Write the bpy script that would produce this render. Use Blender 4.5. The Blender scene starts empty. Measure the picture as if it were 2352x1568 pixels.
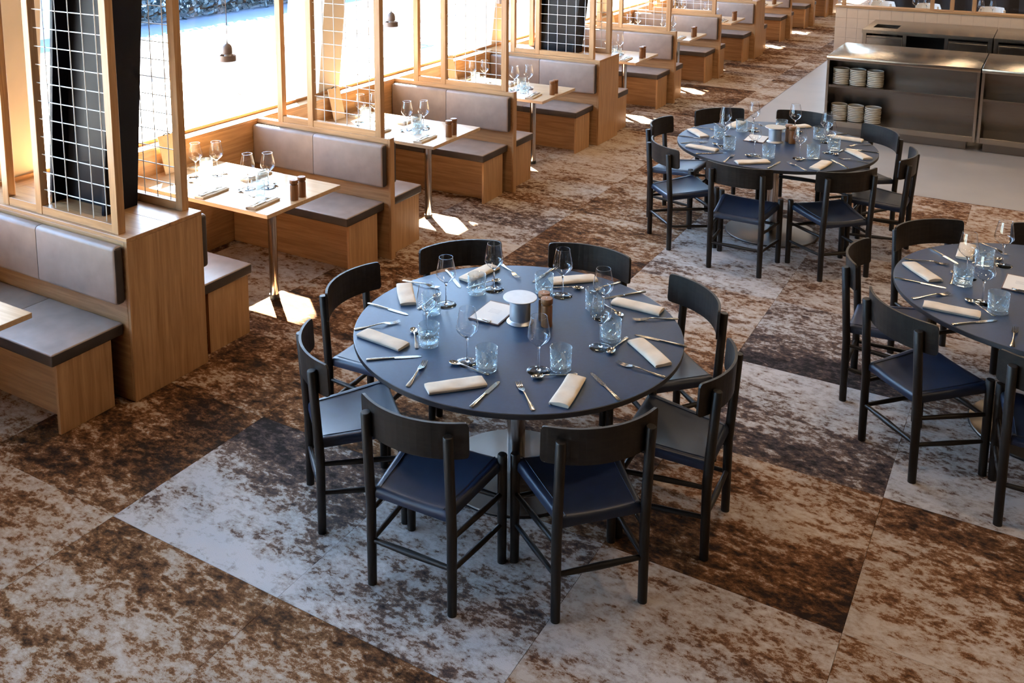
import bpy, bmesh, math, random
from mathutils import Vector, Matrix
random.seed(7)
R = math.radians
sc = bpy.context.scene
C = sc.collection

# ------------------------------------------------------------------ camera
cd = bpy.data.cameras.new('camera')
cam = bpy.data.objects.new('camera', cd); C.objects.link(cam)
F_PX, CAM_H = 2249.6, 2.7994
PITCH, ROLL, YAW = R(9.380), R(-0.146), R(31.781)
fw = Vector((-math.sin(YAW)*math.cos(PITCH), math.cos(YAW)*math.cos(PITCH), -math.sin(PITCH)))
rt = Vector((math.cos(YAW), math.sin(YAW), 0)); up = rt.cross(fw)
r2 = rt*math.cos(ROLL) + up*math.sin(ROLL); u2 = up*math.cos(ROLL) - rt*math.sin(ROLL)
cam.matrix_world = Matrix(((r2.x, u2.x, -fw.x, 0), (r2.y, u2.y, -fw.y, 0), (r2.z, u2.z, -fw.z, CAM_H), (0, 0, 0, 1)))
cd.sensor_width = 36; cd.lens = F_PX/2352*36
cd.shift_x = 131.07/2352; cd.shift_y = -675.96/2352
cd.clip_end = 300
sc.camera = cam

# ------------------------------------------------------------------ light and exposure
w = bpy.data.worlds.new('sky'); sc.world = w; w.use_nodes = True
wn = w.node_tree; bg = wn.nodes['Background']
sky = wn.nodes.new('ShaderNodeTexSky'); sky.sky_type = 'NISHITA'; sky.sun_disc = False
SUN = Vector((1.06, -0.90, -1.0)).normalized()
sky.sun_elevation = math.asin(-SUN.z); sky.sun_rotation = math.atan2(-SUN.x, -SUN.y)
sky.air_density = 1.0; sky.dust_density = 0.6; sky.ozone_density = 2.0
tint = wn.nodes.new('ShaderNodeMix'); tint.data_type = 'RGBA'; tint.blend_type = 'MULTIPLY'; tint.inputs[0].default_value = 1.0
tint.inputs[7].default_value = (0.84, 0.95, 1.06, 1)
wn.links.new(sky.outputs[0], tint.inputs[6]); wn.links.new(tint.outputs[2], bg.inputs[0]); bg.inputs[1].default_value = 2.6
sd = bpy.data.lights.new('sun', 'SUN'); sd.energy = 190; sd.angle = R(0.6); sd.color = (1.0, 0.91, 0.78)
so = bpy.data.objects.new('sun', sd); C.objects.link(so)
so.rotation_euler = SUN.to_track_quat('-Z', 'Y').to_euler(); so.location = (-20, 20, 20)
# the room's ceiling luminaires: an even grid of round downlights
for ix in range(5):
    for iy in range(10):
        ld = bpy.data.lights.new('ceiling_light', 'AREA'); ld.shape = 'DISK'; ld.size = 0.45
        ld.energy = 18; ld.color = (1.0, 0.74, 0.48)
        lo = bpy.data.objects.new('ceiling_light', ld); C.objects.link(lo)
        lo.location = (-3.4 + ix*2.6, 4.2 + iy*2.9, 3.93)
vs = sc.view_settings
vs.view_transform = 'Standard'; vs.look = 'None'; vs.gamma = 1.0; vs.exposure = 0.36
vs.use_curve_mapping = False
cy = sc.cycles
cy.use_denoising = True; cy.max_bounces = 7; cy.diffuse_bounces = 3; cy.glossy_bounces = 3
cy.transmission_bounces = 6; cy.transparent_max_bounces = 16
cy.use_adaptive_sampling = True; cy.adaptive_threshold = 0.04; cy.adaptive_min_samples = 16; cy.sample_clamp_indirect = 6.0
cy.caustics_reflective = False; cy.blur_glossy = 0.5

# ------------------------------------------------------------------ materials
MATS = {}
def newmat(name):
    m = bpy.data.materials.new(name); m.use_nodes = True
    MATS[name] = m
    return m, m.node_tree, m.node_tree.nodes['Principled BSDF']
def N(nt, typ, **kw):
    n = nt.nodes.new(typ)
    for k, v in kw.items(): setattr(n, k, v)
    return n
def ramp(nt, stops, interp='LINEAR'):
    r = N(nt, 'ShaderNodeValToRGB'); r.color_ramp.interpolation = interp
    el = r.color_ramp.elements
    while len(el) < len(stops): el.new(0.5)
    for e, (p, c) in zip(el, stops):
        e.position = p; e.color = (c[0], c[1], c[2], 1)
    return r
def coords(nt, scale, rand=9.0):
    tc = N(nt, 'ShaderNodeTexCoord'); oi = N(nt, 'ShaderNodeObjectInfo')
    mp = N(nt, 'ShaderNodeMapping'); mp.inputs['Scale'].default_value = scale
    mul = N(nt, 'ShaderNodeMath', operation='MULTIPLY'); mul.inputs[1].default_value = rand
    nt.links.new(oi.outputs['Random'], mul.inputs[0])
    add = N(nt, 'ShaderNodeVectorMath', operation='ADD')
    nt.links.new(tc.outputs['Object'], add.inputs[0]); nt.links.new(mul.outputs[0], add.inputs[1])
    nt.links.new(add.outputs[0], mp.inputs['Vector'])
    return mp
def bump(nt, b, src, strength, dist=0.002):
    bm_ = N(nt, 'ShaderNodeBump'); bm_.inputs['Strength'].default_value = strength; bm_.inputs['Distance'].default_value = dist
    nt.links.new(src, bm_.inputs['Height']); nt.links.new(bm_.outputs[0], b.inputs['Normal'])
def wood(name, axis, dark, light, rough=0.42, freq=16, spec=0.5):
    m, nt, b = newmat(name)
    s = [freq]*3; s[axis] = 0.9
    mp = coords(nt, s)
    no = N(nt, 'ShaderNodeTexNoise'); no.inputs['Scale'].default_value = 2.6; no.inputs['Detail'].default_value = 7; no.inputs['Roughness'].default_value = 0.62; no.inputs['Distortion'].default_value = 0.5
    nt.links.new(mp.outputs[0], no.inputs['Vector'])
    rp = ramp(nt, [(0.30, dark), (0.52, [(a+c)/2 for a, c in zip(dark, light)]), (0.70, light)])
    nt.links.new(no.outputs['Fac'], rp.inputs[0]); nt.links.new(rp.outputs[0], b.inputs['Base Color'])
    b.inputs['Roughness'].default_value = rough; b.inputs['Specular IOR Level'].default_value = spec
    bump(nt, b, no.outputs['Fac'], 0.12, 0.001)
    return m
OAK_D, OAK_L = (0.31, 0.148, 0.055), (0.53, 0.300, 0.138)
for i, a in enumerate('xyz'): wood('oak_'+a, i, OAK_D, OAK_L, 0.38)
for i, a in enumerate('xyz'): wood('black_wood_'+a, i, (0.007, 0.005, 0.004), (0.021, 0.0155, 0.0115), 0.44, 22, 0.35)
wood('mill_wood', 2, (0.15, 0.056, 0.016), (0.30, 0.125, 0.040), 0.45, 30)
wood('table_veneer', 0, (0.46, 0.29, 0.155), (0.60, 0.40, 0.225), 0.22)
def plain(name, col, rough=0.5, metal=0.0, noise=None, bstr=0.0, bscale=400, spec=0.5, aniso=0.0):
    m, nt, b = newmat(name)
    b.inputs['Base Color'].default_value = (*col, 1); b.inputs['Roughness'].default_value = rough; b.inputs['Metallic'].default_value = metal
    b.inputs['Specular IOR Level'].default_value = spec
    tc = N(nt, 'ShaderNodeTexCoord')
    no = N(nt, 'ShaderNodeTexNoise'); no.inputs['Scale'].default_value = bscale; no.inputs['Detail'].default_value = 3
    nt.links.new(tc.outputs['Object'], no.inputs['Vector'])
    if noise:
        n2 = N(nt, 'ShaderNodeTexNoise'); n2.inputs['Scale'].default_value = noise[0]; n2.inputs['Detail'].default_value = 4
        nt.links.new(tc.outputs['Object'], n2.inputs['Vector'])
        k = noise[1]
        rp = ramp(nt, [(0.3, [c*(1-k) for c in col]), (0.7, [min(1, c*(1+k)) for c in col])])
        nt.links.new(n2.outputs['Fac'], rp.inputs[0]); nt.links.new(rp.outputs[0], b.inputs['Base Color'])
    if bstr: bump(nt, b, no.outputs['Fac'], bstr, 0.001)
    b.inputs['Anisotropic'].default_value = aniso
    return m
plain('bench_leather', (0.285, 0.200, 0.155), 0.47, noise=(9, 0.14), bstr=0.15, bscale=260)
plain('piping', (0.050, 0.036, 0.030), 0.48, noise=(9, 0.14))
plain('seat_leather', (0.0075, 0.0145, 0.034), 0.40, noise=(12, 0.2), bstr=0.08, bscale=300, spec=0.42)
plain('linoleum', (0.008, 0.029, 0.072), 0.43, noise=(60, 0.10), bstr=0.06, bscale=600, spec=0.40)  # dark linoleum with the blue sky reflection put into its base colour
plain('linoleum_edge', (0.020, 0.022, 0.026), 0.45)
plain('polished_steel', (0.62, 0.59, 0.56), 0.16, 1.0)
def brushed(name, col, rough):
    m, nt, b = newmat(name)
    b.inputs['Base Color'].default_value = (*col, 1); b.inputs['Metallic'].default_value = 1.0; b.inputs['Roughness'].default_value = rough
    mp = coords(nt, (3, 900, 900)); no = N(nt, 'ShaderNodeTexNoise'); no.inputs['Scale'].default_value = 1.0; no.inputs['Detail'].default_value = 2
    nt.links.new(mp.outputs[0], no.inputs['Vector']); bump(nt, b, no.outputs['Fac'], 0.35, 0.0006)
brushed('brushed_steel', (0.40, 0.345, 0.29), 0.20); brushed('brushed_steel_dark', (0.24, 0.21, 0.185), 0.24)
plain('base_steel', (0.11, 0.092, 0.078), 0.34, 1.0, noise=(4, 0.1))
plain('cutlery_steel', (0.46, 0.43, 0.39), 0.17, 1.0)
plain('spun_aluminium', (0.50, 0.51, 0.53), 0.44, 1.0, noise=(30, 0.05))
plain('rubber_black', (0.012, 0.012, 0.012), 0.6)
plain('dark_void', (0.006, 0.005, 0.005), 0.8)
plain('navy_paint', (0.005, 0.0055, 0.0095), 0.45, noise=(6, 0.15), spec=0.2)
plain('wire_white', (0.72, 0.72, 0.70), 0.35)
plain('linen', (0.66, 0.55, 0.42), 0.85, noise=(14, 0.10), bstr=0.35, bscale=900)
plain('paper', (0.78, 0.74, 0.68), 0.7)
plain('print_ink', (0.30, 0.28, 0.27), 0.7)
plain('board_brown', (0.10, 0.045, 0.035), 0.5)
plain('board_tan', (0.54, 0.37, 0.23), 0.55, noise=(20, 0.1))
plain('lamp_bronze', (0.20, 0.145, 0.12), 0.5, 0.2)
plain('stoneware', (0.52, 0.46, 0.36), 0.38, noise=(25, 0.10))
plain('plaster_tan', (0.60, 0.54, 0.47), 0.8, noise=(3, 0.06), bstr=0.1, bscale=80)
plain('tile_beige', (0.60, 0.405, 0.265), 0.42, noise=(5, 0.07))
plain('grout', (0.44, 0.30, 0.20), 0.8)
plain('vinyl_grey', (0.33, 0.285, 0.24), 0.38, noise=(2.2, 0.06), bstr=0.05, bscale=200)
plain('shell_white', (0.66, 0.62, 0.56), 0.45)
plain('wall_dark', (0.050, 0.038, 0.030), 0.7, noise=(2, 0.15))
plain('wall_warm', (0.20, 0.165, 0.135), 0.8)
plain('ceiling_grey', (0.085, 0.078, 0.072), 0.85)
plain('asphalt', (0.13, 0.14, 0.16), 0.85, noise=(1.5, 0.1))
plain('paving', (0.54, 0.52, 0.49), 0.85, noise=(0.8, 0.06))
plain('facade_pale', (0.55, 0.56, 0.58), 0.8, noise=(0.4, 0.08))
plain('soffit_sky_tint', (0.30, 0.56, 0.95), 0.7, noise=(0.6, 0.04))  # sky blue put into the soffit colour so the table tops reflect it
plain('facade_glass', (0.05, 0.09, 0.12), 0.15)
plain('foliage', (0.07, 0.11, 0.125), 0.7, noise=(14, 0.5))
plain('bark', (0.08, 0.05, 0.03), 0.8)
plain('road_paint', (0.75, 0.75, 0.75), 0.7)
plain('sign_blue', (0.012, 0.040, 0.055), 0.5)
plain('candle_white', (0.75, 0.72, 0.66), 0.5)
plain('curtain_dark', (0.020, 0.014, 0.012), 0.8)
# thin clear panes: see-through with a Fresnel reflection
def thin_glass(name, tint, ior=1.45, rough=0.0, gain=1.0):
    m, nt, b = newmat(name)
    out = nt.nodes['Material Output']; nt.nodes.remove(b)
    tr = N(nt, 'ShaderNodeBsdfTransparent'); tr.inputs[0].default_value = (*tint, 1)
    gl = N(nt, 'ShaderNodeBsdfGlossy'); gl.inputs['Roughness'].default_value = rough
    f0 = ((ior-1)/(ior+1))**2
    lw = N(nt, 'ShaderNodeLayerWeight'); lw.inputs['Blend'].default_value = 0.5
    pw = N(nt, 'ShaderNodeMath', operation='POWER'); pw.inputs[1].default_value = 4.0
    mu = N(nt, 'ShaderNodeMath', operation='MULTIPLY_ADD'); mu.inputs[1].default_value = (1-f0)*gain; mu.inputs[2].default_value = f0*gain; mu.use_clamp = True
    mx = N(nt, 'ShaderNodeMixShader')
    nt.links.new(lw.outputs['Facing'], pw.inputs[0]); nt.links.new(pw.outputs[0], mu.inputs[0]); nt.links.new(mu.outputs[0], mx.inputs[0])
    nt.links.new(tr.outputs[0], mx.inputs[1]); nt.links.new(gl.outputs[0], mx.inputs[2])
    nt.links.new(mx.outputs[0], out.inputs[0])
thin_glass('window_glass', (0.93, 0.97, 0.98), 1.3)
thin_glass('bowl_glass', (0.992, 0.994, 0.996), 1.52, 0.01, 1.6)
def solid_glass(name, col, rough=0.0):
    m, nt, b = newmat(name)
    b.inputs['Base Color'].default_value = (*col, 1); b.inputs['Roughness'].default_value = rough
    b.inputs['Transmission Weight'].default_value = 1.0; b.inputs['IOR'].default_value = 1.46
solid_glass('stem_glass', (0.97, 0.98, 0.99)); 
def cut_glass(name):
    m, nt, b = newmat(name); out = nt.nodes['Material Output']; nt.nodes.remove(b)
    tr = N(nt, 'ShaderNodeBsdfTransparent'); tr.inputs[0].default_value = (0.95, 0.98, 0.985, 1)
    gl = N(nt, 'ShaderNodeBsdfGlossy'); gl.inputs['Roughness'].default_value = 0.06; gl.inputs['Color'].default_value = (0.92, 0.98, 1, 1)
    df = N(nt, 'ShaderNodeBsdfDiffuse'); df.inputs['Color'].default_value = (0.78, 0.83, 0.85, 1)
    m1 = N(nt, 'ShaderNodeMixShader'); m1.inputs[0].default_value = 0.40
    nt.links.new(gl.outputs[0], m1.inputs[1]); nt.links.new(df.outputs[0], m1.inputs[2])
    lw = N(nt, 'ShaderNodeLayerWeight'); lw.inputs['Blend'].default_value = 0.5
    pw = N(nt, 'ShaderNodeMath', operation='POWER'); pw.inputs[1].default_value = 2.6
    nt.links.new(lw.outputs['Facing'], pw.inputs[0])
    mu = N(nt, 'ShaderNodeMath', operation='MULTIPLY_ADD'); mu.inputs[1].default_value = 0.75; mu.inputs[2].default_value = 0.09; mu.use_clamp = True
    nt.links.new(pw.outputs[0], mu.inputs[0])
    ge = N(nt, 'ShaderNodeNewGeometry'); pr = ramp(nt, [(0.40, (1, 1, 1)), (0.49, (0, 0, 0))]); nt.links.new(ge.outputs['Pointiness'], pr.inputs[0])
    ma = N(nt, 'ShaderNodeMath', operation='MULTIPLY_ADD'); ma.inputs[1].default_value = 0.50; ma.use_clamp = True
    nt.links.new(pr.outputs[0], ma.inputs[0]); nt.links.new(mu.outputs[0], ma.inputs[2])
    mx = N(nt, 'ShaderNodeMixShader'); nt.links.new(ma.outputs[0], mx.inputs[0])
    nt.links.new(tr.outputs[0], mx.inputs[1]); nt.links.new(m1.outputs[0], mx.inputs[2]); nt.links.new(mx.outputs[0], out.inputs[0])
cut_glass('tumbler_glass')
def carpet():
    m, nt, b = newmat('carpet')
    g = N(nt, 'ShaderNodeNewGeometry'); oi = N(nt, 'ShaderNodeObjectInfo')
    mul = N(nt, 'ShaderNodeMath', operation='MULTIPLY'); mul.inputs[1].default_value = 57.0
    nt.links.new(oi.outputs['Random'], mul.inputs[0])
    add = N(nt, 'ShaderNodeVectorMath', operation='ADD'); nt.links.new(g.outputs['Position'], add.inputs[0]); nt.links.new(mul.outputs[0], add.inputs[1])
    def noise(sx, sy, scale, detail, rough, dist=0.0, src=add.outputs[0]):
        mp = N(nt, 'ShaderNodeMapping'); mp.inputs['Scale'].default_value = (sx, sy, 1); nt.links.new(src, mp.inputs[0])
        no = N(nt, 'ShaderNodeTexNoise'); no.inputs['Scale'].default_value = scale; no.inputs['Detail'].default_value = detail
        no.inputs['Roughness'].default_value = rough; no.inputs['Distortion'].default_value = dist
        nt.links.new(mp.outputs[0], no.inputs['Vector']); return no.outputs['Fac']
    def math_(op, a, c):
        n = N(nt, 'ShaderNodeMath', operation=op)
        for k, v in enumerate((a, c)):
            if isinstance(v, (int, float)): n.inputs[k].default_value = v
            else: nt.links.new(v, n.inputs[k])
        return n.outputs[0]
    def prop(name):
        n = N(nt, 'ShaderNodeAttribute', attribute_type='OBJECT', attribute_name=name); return n.outputs['Fac']
    tc = N(nt, 'ShaderNodeTexCoord'); sp = N(nt, 'ShaderNodeSeparateXYZ'); nt.links.new(tc.outputs['Object'], sp.inputs[0])
    fy = math_('ADD', math_('MULTIPLY', sp.outputs['Y'], 1.02), 0.5)
    bias = math_('ADD', prop('near_tone'), math_('MULTIPLY', math_('SUBTRACT', prop('far_tone'), prop('near_tone')), fy))
    zone = noise(0.9, 2.3, 1.6, 2.0, 0.5)
    mid = noise(5.5, 8.5, 2.2, 4.0, 0.66, 0.35)
    fine = noise(0.85, 1.25, 44.0, 3.0, 0.65, 0.15)
    pile = noise(1, 1, 300.0, 2.0, 0.6, src=g.outputs['Position'])
    q = math_('ADD', bias, math_('MULTIPLY', math_('SUBTRACT', zone, 0.5), 0.95))
    q = math_('ADD', q, math_('MULTIPLY', math_('SUBTRACT', mid, 0.5), 1.25))
    q = math_('ADD', q, math_('MULTIPLY', math_('SUBTRACT', fine, 0.5), 0.85))
    q = math_('ADD', q, math_('MULTIPLY', math_('SUBTRACT', pile, 0.5), 0.40))
    q = math_('ADD', q, 0.485)
    rp = ramp(nt, [(0.10, (0.024, 0.013, 0.009)), (0.30, (0.092, 0.038, 0.014)), (0.475, (0.205, 0.092, 0.036)), (0.535, (0.33, 0.220, 0.145)), (0.82, (0.47, 0.365, 0.280))])
    nt.links.new(q, rp.inputs[0])
    rp2 = ramp(nt, [(0.10, (0.020, 0.015, 0.014)), (0.30, (0.062, 0.043, 0.038)), (0.475, (0.150, 0.090, 0.060)), (0.535, (0.32, 0.265, 0.225)), (0.82, (0.50, 0.450, 0.415))])
    nt.links.new(q, rp2.inputs[0])
    hue = noise(0.55, 1.6, 1.0, 2.0, 0.5, src=math_vec_off(nt, add.outputs[0]))
    hue = math_('ADD', hue, math_('SUBTRACT', prop('grey_tone'), 0.5))
    hr = ramp(nt, [(0.30, (0, 0, 0)), (0.70, (1, 1, 1))]); nt.links.new(hue, hr.inputs[0])
    mx = N(nt, 'ShaderNodeMix', data_type='RGBA')
    nt.links.new(hr.outputs[0], mx.inputs[0]); nt.links.new(rp.outputs[0], mx.inputs[6]); nt.links.new(rp2.outputs[0], mx.inputs[7])
    nt.links.new(mx.outputs[2], b.inputs['Base Color'])
    b.inputs['Roughness'].default_value = 0.95; b.inputs['Specular IOR Level'].default_value = 0.1
    bump(nt, b, pile, 0.6, 0.004)
def math_vec_off(nt, src):
    a = N(nt, 'ShaderNodeVectorMath', operation='ADD'); nt.links.new(src, a.inputs[0]); a.inputs[1].default_value = (13.7, 5.1, 2.2)
    return a.outputs[0]
carpet()

# ------------------------------------------------------------------ mesh helpers
def link(o, parent=None):
    C.objects.link(o)
    if parent is not None: o.parent = parent
    return o
def tag(o, label, cat, group=None, kind=None):
    o['label'] = label; o['category'] = cat
    if group: o['group'] = group
    if kind: o['kind'] = kind
    return o
def thing(name, label, cat, loc=(0, 0, 0), rz=0.0, group=None, kind=None):
    o = bpy.data.objects.new(name, None); o.empty_display_size = 0.1
    link(o); o.location = loc; o.rotation_euler = (0, 0, rz)
    return tag(o, label, cat, group, kind)
class MB:
    def __init__(s): s.v = []; s.f = []; s.sm = []
    def add(s, vs, fs, smooth=False):
        k = len(s.v); s.v += [tuple(p) for p in vs]; s.f += [[i+k for i in q] for q in fs]; s.sm += [smooth]*len(fs); return s
    def box(s, x0, x1, y0, y1, z0, z1):
        vs = [(x, y, z) for z in (z0, z1) for y in (y0, y1) for x in (x0, x1)]
        return s.add(vs, [(0, 2, 3, 1), (4, 5, 7, 6), (0, 1, 5, 4), (2, 6, 7, 3), (0, 4, 6, 2), (1, 3, 7, 5)])
    def tube(s, pts, rad, n=10, caps=True, smooth=True):
        pts = [Vector(p) for p in pts]
        if isinstance(rad, (int, float)): rad = [rad]*len(pts)
        vs = []
        for i, p in enumerate(pts):
            d = (pts[min(i+1, len(pts)-1)] - pts[max(i-1, 0)]).normalized()
            a = Vector((0, 0, 1)) if abs(d.z) < 0.9 else Vector((1, 0, 0))
            e1 = d.cross(a).normalized(); e2 = d.cross(e1)
            for k in range(n):
                t = 2*math.pi*k/n; vs.append(p + (e1*math.cos(t) + e2*math.sin(t))*rad[i])
        fs = [(i*n+k, i*n+(k+1) % n, (i+1)*n+(k+1) % n, (i+1)*n+k) for i in range(len(pts)-1) for k in range(n)]
        base = len(s.v); s.add(vs, fs, smooth)
        if caps:
            s.f += [[base+k for k in range(n)], [base+(len(pts)-1)*n+k for k in reversed(range(n))]]; s.sm += [False, False]
        return s
    def lathe(s, prof, n=32, c=(0, 0, 0), smooth=True, rfun=None, cap=True):
        vs = []; m = len(prof)
        for i, (r, z) in enumerate(prof):
            for k in range(n):
                t = 2*math.pi*k/n; rr = r if rfun is None else rfun(i, r, z, t)
                vs.append((c[0]+rr*math.cos(t), c[1]+rr*math.sin(t), c[2]+z))
        fs = [(i*n+k, i*n+(k+1) % n, (i+1)*n+(k+1) % n, (i+1)*n+k) for i in range(m-1) for k in range(n)]
        base = len(s.v); s.add(vs, fs, smooth)
        cap = cap and math.hypot(prof[0][0]-prof[-1][0], prof[0][1]-prof[-1][1]) > 1e-6
        if cap and prof[0][0] > 1e-6: s.f.append([base+k for k in reversed(range(n))]); s.sm.append(False)
        if cap and prof[-1][0] > 1e-6: s.f.append([base+(m-1)*n+k for k in range(n)]); s.sm.append(False)
        return s
    def prism(s, poly, z0, z1):
        n = len(poly)
        vs = [(x, y, z0) for x, y in poly] + [(x, y, z1) for x, y in poly]
        return s.add(vs, [list(reversed(range(n))), list(range(n, 2*n))] + [(i, (i+1) % n, n+(i+1) % n, n+i) for i in range(n)])
    def mesh(s, name, mat, bevel=0.0, seg=2, smooth_all=False, sharp=38):
        me = bpy.data.meshes.new(name); me.from_pydata(s.v, [], s.f)
        me.polygons.foreach_set('use_smooth', [True]*len(s.f) if smooth_all else s.sm)
        bm = bmesh.new(); bm.from_mesh(me)
        bmesh.ops.remove_doubles(bm, verts=bm.verts, dist=1e-6)
        bmesh.ops.recalc_face_normals(bm, faces=bm.faces)
        if bevel:
            bmesh.ops.bevel(bm, geom=list(bm.edges), offset=bevel, segments=seg, profile=0.5, affect='EDGES', clamp_overlap=True)
            if seg > 1:
                for f in bm.faces: f.smooth = True
        bm.to_mesh(me); bm.free()
        if any(s.sm) and not bevel: me.set_sharp_from_angle(angle=R(sharp))
        if isinstance(mat, str): mat = [mat]
        for q in mat: me.materials.append(MATS[q])
        return me
    def obj(s, name, mat, parent=None, bevel=0.0, seg=2, smooth_all=False):
        return link(bpy.data.objects.new(name, s.mesh(name, mat, bevel, seg, smooth_all)), parent)
def put(name, me, parent=None, loc=(0, 0, 0), rz=0.0):
    o = bpy.data.objects.new(name, me); link(o, parent); o.location = loc; o.rotation_euler = (0, 0, rz); return o
def box(name, mat, parent, x0, x1, y0, y1, z0, z1, bevel=0.0, seg=2):
    return MB().box(x0, x1, y0, y1, z0, z1).obj(name, mat, parent, bevel, seg)
def copy_tree(root, loc, rz=0.0, label=None, group=None):
    r = root.copy(); C.objects.link(r); r.location = loc; r.rotation_euler = (0, 0, rz)
    if label: r['label'] = label
    if group: r['group'] = group
    for ch in KIDS.get(root.name, []):
        c = ch.copy(); C.objects.link(c); c.parent = r
        for g in KIDS.get(ch.name, []):
            d = g.copy(); C.objects.link(d); d.parent = c
    return r
KIDS = {}
def index_kids():
    KIDS.clear()
    for o in C.objects:
        if o.parent is not None: KIDS.setdefault(o.parent.name, []).append(o)
def structure(o, label, cat): return tag(o, label, cat, None, 'structure')

# ------------------------------------------------------------------ layout of the booth row (metres)
XE, XW = -4.125, -5.45           # aisle end of the dividers, wood panelling under the window
A0, WD, L, T = 3.320, 0.5405, 1.882, 0.05
DIV = []                          # (kind, front face y, back face y)
y = A0; pattern = ['wide', 'thin', 'thin']*3 + ['wide']
for k in pattern:
    d = WD if k == 'wide' else T
    DIV.append((k, y, y+d)); y += d + L
BAYS = [A0 - L/2] + [(DIV[i][2]+DIV[i+1][1])/2 for i in range(len(DIV)-1)]
ORD = ['first', 'second', 'third', 'fourth', 'fifth', 'sixth', 'seventh', 'eighth', 'ninth', 'tenth', 'eleventh']

# ------------------------------------------------------------------ floor
fl = MB().box(-5.6, 7.4, -5, 32, -0.12, -0.006).obj('floor', 'grout')
structure(fl, 'patterned carpet-tile floor of the dining room', 'floor')
GX, GY = -3.09, 9.50             # corner of the grey vinyl area
tile_cache = {}
trnd = random.Random(21)
# printed tone of the tiles that show large in the picture: near edge, far edge, greyness
TONE = {(0, -1): (0.12, -0.10, 0.15), (-1, 0): (-0.14, -0.20, 0.05), (-1, -1): (-0.02, 0.06, 0.2), (0, 0): (0.34, -0.24, 0.95), (1, 0): (0.10, 0.06, 0.75),
        (1, -1): (0.22, -0.12, 0.3), (2, 0): (0.20, 0.14, 0.35), (2, -1): (0.2, 0.2, 0.5), (2, 1): (-0.20, 0.06, 0.05), (2, 2): (-0.20, 0.30, 0.85), (2, 3): (-0.24, 0.14, 0.85),
        (3, 1): (0.10, -0.16, 0.05), (3, 0): (0.08, -0.02, 0.2), (3, 2): (0.26, 0.0, 1.0), (3, 3): (0.0, 0.1, 0.6), (1, 2): (0.06, 0.02, 0.3), (1, 3): (0.10, 0.04, 0.45),
        (0, 1): (-0.12, -0.02, 0.3), (0, 2): (-0.04, -0.14, 0.1), (0, 3): (-0.06, -0.18, 0.0), (0, 4): (-0.18, -0.05, 0.0), (1, 4): (0.16, 0.20, 0.75), (1, 5): (0.12, -0.10, 0.5),
        (-1, 1): (-0.10, -0.16, 0.3), (-1, 2): (-0.16, 0.0, 0.2), (0, 5): (-0.08, 0.06, 0.1), (0, 6): (0.05, -0.12, 0.2), (2, 4): (0.15, 0.05, 0.6), (2, 5): (0.14, 0.1, 0.6)}
def tile(x0, x1, y0, y1):
    if x1-x0 < 0.03 or y1-y0 < 0.03: return
    key = (round(x1-x0, 3), round(y1-y0, 3))
    if key not in tile_cache:
        a, c = key; tile_cache[key] = MB().box(-a/2+0.0008, a/2-0.0008, -c/2+0.0008, c/2-0.0008, -0.006, 0).mesh('carpet_tile', 'carpet')
    o = put('carpet_tile', tile_cache[key], fl, ((x0+x1)/2, (y0+y1)/2, 0))
    n_, f_, g_ = TONE.get((i, j)) or (trnd.uniform(-0.10, 0.22), trnd.uniform(-0.10, 0.22), trnd.uniform(0.0, 0.55))
    o['near_tone'] = n_; o['far_tone'] = f_; o['grey_tone'] = g_
PX, PY = 0.9765, 0.9800
for i in range(-3, 7):
    for j in range(-2, 27):
        x0, x1 = -3.425+i*PX, -3.425+(i+1)*PX; y0, y1 = 2.595+j*PY, 2.595+(j+1)*PY
        x0 = max(x0, XW)
        if y1 <= GY or x1 <= GX: tile(x0, x1, y0, y1)
        elif x0 < GX:
            if y0 < GY: tile(x0, x1, y0, GY); tile(x0, GX, GY, y1)
            else: tile(x0, GX, y0, y1)
        elif y0 < GY: tile(x0, x1, y0, GY)
gv = box('floor', 'vinyl_grey', None, GX+0.004, 7.4, GY+0.004, 32, -0.006, -0.0005)
structure(gv, 'smooth grey vinyl floor around the steel counters', 'floor')
tr = MB().box(GX-0.004, GX+0.004, GY, 32, -0.006, 0.001).box(GX-0.004, 7.4, GY-0.004, GY+0.004, -0.006, 0.001).obj('trim_1', 'board_brown')
structure(tr, 'thin dark strip between carpet and grey vinyl floor', 'trim')

# ------------------------------------------------------------------ room shell
LEAN = 0.11
wl = MB().box(XW-0.17, XW, -5, 32, 0, 0.915).obj('wall_left', 'oak_y')
structure(wl, 'oak panelled low wall under the long window', 'wall')
sl = box('trim_2', 'oak_y', None, XW-0.115, XW+0.004, -5, 32, 0.915, 0.94, 0.003, 1)
structure(sl, 'oak window sill running behind the booths', 'sill')
sb = box('trim_3', 'oak_y', None, XW-0.135, XW-0.115, -5, 32, 0.915, 0.965, 0.003, 1)
structure(sb, 'thin oak strip at the foot of the window', 'trim')
WT = 3.9
def lean_box(name, mat, parent, x0, x1, y0, y1, z0, z1):
    f = lambda z: LEAN*(z-0.94)
    vs = [(x+f(z), yy, z) for z in (z0, z1) for yy in (y0, y1) for x in (x0, x1)]
    return MB().add(vs, [(0, 2, 3, 1), (4, 5, 7, 6), (0, 1, 5, 4), (2, 6, 7, 3), (0, 4, 6, 2), (1, 3, 7, 5)]).obj(name, mat, parent)
COLS = [6.70 + 3.1433*k for k in range(-3, 8)]
for n, yc in enumerate(COLS[:-1]):
    wi = lean_box('window_%d' % (n+1), 'window_glass', None, -5.612, -5.606, yc+0.30, COLS[n+1], 0.93, WT)
    structure(wi, 'tall inclined window pane, %s from the camera along the booth row' % ORD[n], 'window')
for n, yc in enumerate(COLS):
    co = lean_box('facade_column', 'plaster_tan', None, -6.02, -5.60, yc, yc+0.30, -0.2, WT)
    tag(co, 'pale inclined facade column outside the window, %s along the row' % ORD[n], 'column', 'inclined facade columns')
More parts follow.
